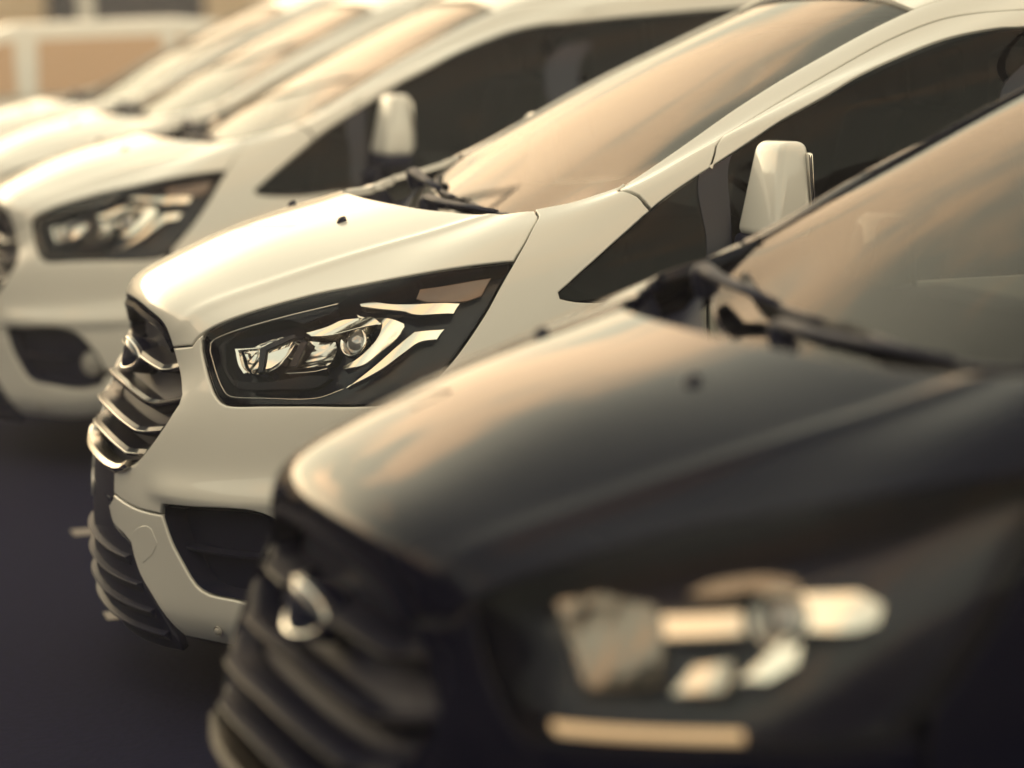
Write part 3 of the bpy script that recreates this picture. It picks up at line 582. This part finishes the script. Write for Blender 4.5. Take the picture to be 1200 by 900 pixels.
    # wheels
    for x in (1.0, 3.93):
        for s in (1, -1):
            wh = empty('wheel', van, (x, -s*.83, .345)); ax = (0, s, 0)
            lathe('tyre', [(.215, -.10), (.27, -.112), (.325, -.105), (.343, -.085), (.345, -.03), (.345, .03), (.343, .085), (.325, .105), (.27, .112), (.215, .10)], (0, 0, 0), ax, M['rubber'], wh, 48)
            lathe('rim', [(.217, -.09), (.217, .095), (.205, .10), (.195, .085), (.19, .03), (.07, .03), (.06, .06), (0, .062)], (0, 0, 0), ax, M['rim'], wh, 40)
            for k in range(5):
                a = 2*math.pi*k/5
                tube('spoke', [(.05*math.cos(a), s*.05, .05*math.sin(a)), (.12*math.cos(a), s*.07, .12*math.sin(a)), (.20*math.cos(a), s*.09, .20*math.sin(a))], [.035, .028, .03], M['rim'], wh, 8, up=(0, 1, 0), flat=.4)
            V = []; F = []
            for i, a in enumerate(np.linspace(-15, 195, 24)):
                for y in (.56, .935): V.append((x+.408*math.cos(math.radians(a)), s*y, .345+.408*math.sin(math.radians(a))))
            for i in range(23): F.append((2*i, 2*i+1, 2*i+3, 2*i+2))
            mesh_obj('arch_liner', V, F, M['plastic'], van)
    # dark inner structure behind the panel gaps, floor, cabin
    V = []; F = []; us = np.arange(-10, 10.01, .25); vv = np.arange(.3, 10.21, .3); P, du, dv, n = BODY(*np.meshgrid(us, vv), True); P = P-n*.10; nu = len(us)
    V = P.reshape(-1, 3)
    for j in range(len(vv)-1):
        for i in range(nu-1):
            c = (P[j, i]+P[j+1, i+1])/2
            if vv[j] > 5.9 and abs(us[i]+.12) > 5.2: continue
            if abs(c[1]) > .5 and min(math.hypot(c[0]-1.0, c[2]-.345), math.hypot(c[0]-3.93, c[2]-.345)) < .47: continue
            F.append((j*nu+i, j*nu+i+1, (j+1)*nu+i+1, (j+1)*nu+i))
    mesh_obj('inner_structure', V, F, M['trim'], van)
    rbox('underbody', (2.6, 0, .27), (4.3, 1.10, .06), M['plastic'], van, .01, 1)
    rbox('cabin_floor', (2.9, 0, .62), (3.8, 1.66, .03), M['trim'], van, .005, 1)
    rbox('dashboard', (1.52, 0, 1.15), (.46, 1.44, .24), M['trim'], van, .07, 4, taper=(.7, .96))
    rbox('bulkhead', (2.86, 0, 1.2), (.04, 1.50, 1.2), M['trim'], van, .01, 1, taper=(1, .8))
    lathe('steering_wheel', [(.175, -.012), (.187, -.008), (.19, 0), (.187, .008), (.175, .012), (.168, 0), (.175, -.012)], (1.83, .40, 1.20), (.75, 0, .55), M['trim'], van, 28)
    for y in (.42, -.10, -.50):
        st = rbox('seat', (2.22, y, .82), (.50, .42, .16), M['seat'], van, .05, 3)
        rbox('seat_back', (2.48, y, 1.18), (.14, .42, .62), M['seat'], st, .05, 3, shear=(.12, 0), taper=(.8, .8))
        rbox('headrest', (2.60, y, 1.59), (.09, .24, .18), M['seat'], st, .035, 3)
    # tail
    vv = np.arange(.3, 18.91, .3); P = BODY(np.full(len(vv), 9.98), vv); V = np.concatenate([P, P[::-1]*[1, -1, 1]])-[.01, 0, 0]
    tg = mesh_obj('tailgate', V, [tuple(range(len(V)))], W, van, smooth=False)
    for s in (1, -1): rbox('tail_light', (4.90, s*.80, 1.15), (.06, .13, .42), M['tail'], van, .02, 2)
    rbox('rear_bumper', (4.93, 0, .46), (.14, 1.80, .22), M['plastic'], van, .04, 3)
    rbox('rear_window', (4.88, 0, 1.48), (.02, 1.30, .46), M['gloss'], tg, .008, 2)
    return van
M['cloud_brown'] = mat('reflected_cloud', (.20, .13, .10), .18, .3, .5)  # first: brown cloud reflection put into the colour
M['tail'] = mat('tail_lamp_red', (.35, .02, .02), .15, 0, 1)
van2 = make_van()

# ------------------------------------------------------------------ ground
def slab(name, x0, x1, y0, y1, z, m, kind=None, parent=None):
    return mesh_obj(name, [(x0, y0, z), (x1, y0, z), (x1, y1, z), (x0, y1, z)], [(0, 1, 2, 3)], m, parent, smooth=False, van=False)
asphalt = mat('asphalt', (.0125, .0135, .036), .95, 0, 0, .03, (38, .35, .5, .006, .1))
g = slab('ground', -160, 160, -120, 160, 0, asphalt); g['kind'] = 'structure'
line_m = mat('worn_road_paint', (.30, .27, .25), .8, 0, 0, .4, (25, .25, .1, .002))
for i in (0, 1):
    slab('bay_mark', .10+.07*i, .175+.07*i, .63+1.32*i, .74+1.32*i, .004, line_m, parent=g)

# ------------------------------------------------------------------ the row of vans
PLACES = {1: (-.204, -3.164, 0, .063), 3: (.009, 4.014, 0, .021), 4: (.126, 6.542, 0, .06), 5: (.133, 8.764, 0, .031)}
LABELS = {1: 'dark glossy van in the blurred foreground at lower right, nearest the camera',
          2: 'white van in sharp focus with black chrome-slatted grille, right behind the dark van',
          3: 'white van with blurred headlight and round fog lamp, behind the sharp white van',
          4: 'blurred white van fourth in the row, only bonnet edge, wipers and windscreen showing',
          5: 'farthest blurred white van of the row, beside the white car at upper left'}
VANS = {2: van2}
for k in (1, 3, 4, 5):
    VANS[k] = copy_tree(van2, None, {'white_paint': M['dark'], 'slat_chrome': M['dchrome'], 'slat_black': M['matt']} if k == 1 else None)
# the dark van has another lamp: bowl, bars and an amber strip along the bottom
def dark_lamp(v):
    hs = [c for c in v.children if c.name.startswith('headlight')]
    for h in hs:
        for c in list(h.children):
            if c.name.split('.')[0] not in ('lens',): bpy.data.objects.remove(c)
    h = [c for c in hs if sum(w.co.y for w in c.data.vertices) < 0][0]; h2 = [c for c in hs if c is not h][0]
    q = {'lamp_bowl': (-.05, M['smoke'], [(3.11,6.97),(3.28,7.18),(3.67,7.00),(3.87,6.48),(4.05,5.83),(3.57,5.85),(3.36,6.30)], lambda u, v: -.03*np.clip(1-((u-3.7)/.5)**2-((v-6.5)/.8)**2, 0, 1)+.0012*np.cos(u*40)),
         'upper_bar': (-.04, M['silver'], [(3.84,6.65),(4.31,6.53),(4.42,6.22),(3.96,6.31)], (0,-.012,4.2,6.4)),
         'lower_blade': (-.04, M['silver'], [(4.17,5.71),(4.20,6.00),(4.43,6.00),(4.50,5.66)], lambda u, v: .010*np.sin(7*u)-.02*(v-5.8)),
         'light_guide': (-.035, M['silver'], [(4.55,5.72),(4.63,5.93),(4.67,6.14),(4.80,6.04),(4.86,5.80),(4.74,5.67)], lambda u, v: .010*np.cos(7*u)-.02*(v-5.9)),
         'side_reflector': (-.03, M['silver'], [(4.60,6.57),(4.96,6.45),(5.19,6.22),(5.23,6.03),(5.11,6.00),(4.78,6.11)], lambda u, v: .008*np.sin(6*u)-.01*(v-6.3)),
         'shroud': (-.035, M['smoke'], [(3.91,6.89),(4.00,7.09),(4.22,7.06),(4.51,6.80),(4.60,6.60),(4.50,6.53),(4.29,6.77),(4.10,6.77)], (0,-.012,4.3,6.8)),
         'amber_strip': (-.018, M['strip'], [(3.53,5.46),(4.12,5.36),(4.73,5.25),(4.75,5.18),(4.16,5.29),(3.56,5.38)], (0,-.05,4.2,5.35))}
    for n, (off, m, poly, tl) in q.items():
        o = panel(n, BODY, poly, m, h, off=off, gap=0, r=.003, depth=.02, tilt=tl, du=.07, dv=.07, step=.012); mirror_obj(o, parent=h2)
    Pn, du, dv, n = BODY(4.51, 6.33, True); n = np.array(n)+np.array([-.5, 0, 0]); n /= np.linalg.norm(n); c = np.array(Pn)-n*.055
    for nm, pr, m in (('projector_ring', [(.030,-.02),(.034,.016),(.0385,.018),(.042,.012),(.044,-.02)], M['chrome']), ('projector', [(0,.020),(.010,.0185),(.020,.013),(.027,.005),(.0305,-.006)], M['bulb'])):
        o = lathe(nm, pr, c, n, m, h, 32); mirror_obj(o, parent=h2)
dark_lamp(VANS[1])
for c in VANS[1].children:
    if c.name.startswith('door_mirror') and sum(g.data.vertices[0].co.y for g in c.children) > 0: c.location = (.02, -.10, -.09)     # far mirror folded in
for k, v in VANS.items():
    if k in PLACES:
        p = PLACES[k]; v.location = p[:3]; v.rotation_euler = (0, 0, p[3])
    tag(v, LABELS[k], 'van', 'vans parked side by side in a row')

# ------------------------------------------------------------------ parked car, lamp post and building beyond, plus two added unseen warehouses
def poly_extrude(name, pts, y0, y1, m, parent=None, taper=None, bev=0):
    """side outline (x,z) carried from y0 to y1; taper(x,z)->inset of the sides"""
    import bmesh
    n = len(pts); ins = [taper(x, z) if taper else 0 for x, z in pts]
    V = [(x, y0+i, z) for (x, z), i in zip(pts, ins)]+[(x, y1-i, z) for (x, z), i in zip(pts, ins)]
    F = [tuple(range(n)), tuple(reversed(range(n, 2*n)))]+[(i, n+i, n+(i+1) % n, (i+1) % n) for i in range(n)]
    o = mesh_obj(name, V, F, m, parent, smooth=False, van=False)
    bm = bmesh.new(); bm.from_mesh(o.data); bmesh.ops.recalc_face_normals(bm, faces=bm.faces[:])
    if bev: bmesh.ops.bevel(bm, geom=[e for e in bm.edges if e.calc_face_angle(0) > .3], offset=bev, segments=3, affect='EDGES', profile=.5)
    bm.to_mesh(o.data); bm.free()
    smooth_by_angle(o, 40)
    return o
def make_car():
    c = empty('parked_car'); w = M['white']
    low = [(-.95,.42),(-1.0,.62),(-.93,.86),(-.70,.97),(-.05,1.08),(.25,1.20),(3.15,1.24),(3.38,1.16),(3.45,.80),(3.42,.42),(3.0,.30),(-.55,.30)]
    poly_extrude('body', low, -.92, .92, w, c, lambda x, z: .03+.05*(z > 1.0), .05)
    top = [(.10,1.19),(.78,1.66),(1.05,1.745),(2.2,1.765),(2.85,1.70),(3.25,1.22)]
    poly_extrude('cabin', top, -.84, .84, w, c, lambda x, z: .02+.24*(z-1.19), .06)
    for s in (-1, 1):
        for pts in ([(.35,1.245),(.80,1.59),(1.02,1.625),(1.02,1.255)], [(1.17,1.255),(1.19,1.63),(2.05,1.645),(2.12,1.265)], [(2.22,1.265),(2.17,1.64),(2.72,1.605),(2.95,1.28)]):
            y = lambda z: s*(.835-.24*(z-1.19))
            V = [(x, y(z), z) for x, z in pts]+[(x, y(z)-s*.02, z) for x, z in pts]; k = 4
            F = [tuple(range(k)), tuple(reversed(range(k, 2*k)))]+[(i, (i+1) % k, k+(i+1) % k, k+i) for i in range(k)]
            mesh_obj('window', V, F, M['glow_glass'], c, smooth=False, van=False)
        for x in (-.05, 2.55):
            wh = empty('wheel', c, (x, s*.82, .34))
            lathe('tyre', [(.2,-.10),(.30,-.105),(.34,-.07),(.34,.07),(.30,.105),(.2,.10)], (0,0,0), (0,s,0), M['rubber'], wh, 32, van=False)
            lathe('rim', [(.205,.08),(.19,.06),(.07,.05),(0,.055)], (0,0,0), (0,s,0), M['rim'], wh, 28, van=False)
        rbox('headlight', (-.86, s*.66, .80), (.14, .30, .14), M['bulb'], c, .03, 2, van=False)
        rbox('door_mirror', (.55, s*.98, 1.20), (.12, .18, .14), w, c, .035, 3, van=False)
    V = [(.16,-.70,1.235),(.76,-.66,1.645),(.76,.66,1.645),(.16,.70,1.235)]
    mesh_obj('windscreen', [(x-.012, y, z+.016) for x, y, z in V], [(0,1,2,3)], M['glow_glass'], c, smooth=False, van=False)
    return c
M['glow_glass'] = mat('washed_car_window', (.60, .40, .26), .25, 0, 0, .5)  # pale brown base colour imitates evening glow washing over the panes
car = make_car(); car.location = (.02, 12.1, 0)
tag(car, 'white car parked side-on beyond the row of vans at upper left', 'car')
post = empty('lamp_post', None, (2.36, 17.4, 0)); pm = mat('galvanised', (.62, .60, .56), .5, .3)
lathe('pole', [(.12, 0), (.10, .5), (.085, .6), (.06, 7.0), (0, 7.02)], (0, 0, 0), (0, 0, 1), pm, post, 16, van=False)
lathe('base', [(.2, 0), (.2, .05), (.13, .08), (.12, .3)], (0, 0, 0), (0, 0, 1), pm, post, 16, van=False)
rbox('lamp_head', (-.5, 0, 7.0), (.9, .22, .10), pm, post, .03, 2, van=False)
tag(post, 'pale lamp post standing behind the white car', 'lamp post')
glow_clad = mat('washed_brown_cladding', (.85, .66, .45), .8, 0, 0, .3, (3, .15, .2, .02)); dkclad = mat('dark_cladding', (.03, .03, .036), .7, 0, 0, .3, (2, .15, .1, .01)); dkdoor = mat('dark_steel', (.035, .034, .04), .6); pane = mat('dark_pane', (.02, .02, .025), .1)  # the brown cladding is lightened in colour to imitate far sun glow
def building(x0, x1, y0, y1, h, m, face, label, n):
    b = empty('warehouse', None, ((x0+x1)/2, y0, 0)); cx = (x0+x1)/2
    rbox('wall', (0, (y1-y0)/2, h/2), (x1-x0, y1-y0, h), m, b, .03, 1, van=False)
    rbox('roof_edge', (0, (y1-y0)/2, h+.12), (x1-x0+.5, y1-y0+.5, .3), M['trim'], b, .03, 1, van=False)
    yy = -.05 if face < 0 else (y1-y0)+.05
    for i in range(n):
        x = (x0-cx)+(i+.5)*(x1-x0)/n
        d = rbox('roller_door', (x, yy, 1.9), (3.2, .1, 3.8), dkdoor, b, .02, 1, van=False)
        for k in range(8): rbox('slat', (x, yy+.06*face, .3+k*.46), (3.1, .05, .40), dkdoor, d, .01, 1, van=False)
        w = rbox('window', (x, yy, h-1.5), (3.0, .12, 1.0), dkdoor, b, .02, 1, van=False)
        for k in (-1, 0, 1): rbox('pane', (x+k, yy+.05*face, h-1.5), (.9, .06, .85), pane, w, .005, 1, van=False)
    return tag(b, label, 'building')
building(-26, 40, 46, 60, 7.5, glow_clad, -1, 'long brown warehouse far behind the vans, across the top edge', 7)
side_b = building(-30, 34, 0, 14, 6.5, dkclad, -1, 'added low dark warehouse out of view in front of the vans, for dark reflections', 7); side_b.location = (-15, 8, 0); side_b.rotation_euler = (0, 0, math.radians(90))  # added out of frame so the paint mirrors something dark
building(-36, 32, -42, -28, 8.5, dkclad, 1, 'added dark warehouse unseen behind the viewer, for dark reflections', 7)  # unseen block, added to darken reflections from the camera side

# ------------------------------------------------------------------ evening haze
hz = rbox('haze', (0, 20, 4.9), (318, 278, 11.9), M['trim'], None, .01, 1, van=False); hz['kind'] = 'stuff'
hm = bpy.data.materials.new('haze'); hm.use_nodes = True; hn = hm.node_tree.nodes; hn.clear()
ho = hn.new('ShaderNodeOutputMaterial'); hv = hn.new('ShaderNodeVolumePrincipled'); hv.inputs['Color'].default_value = (.88, .88, 1.0, 1); hv.inputs['Density'].default_value = .0032; hv.inputs['Anisotropy'].default_value = .55
hm.node_tree.links.new(hv.outputs[0], ho.inputs['Volume']); hz.data.materials[0] = hm
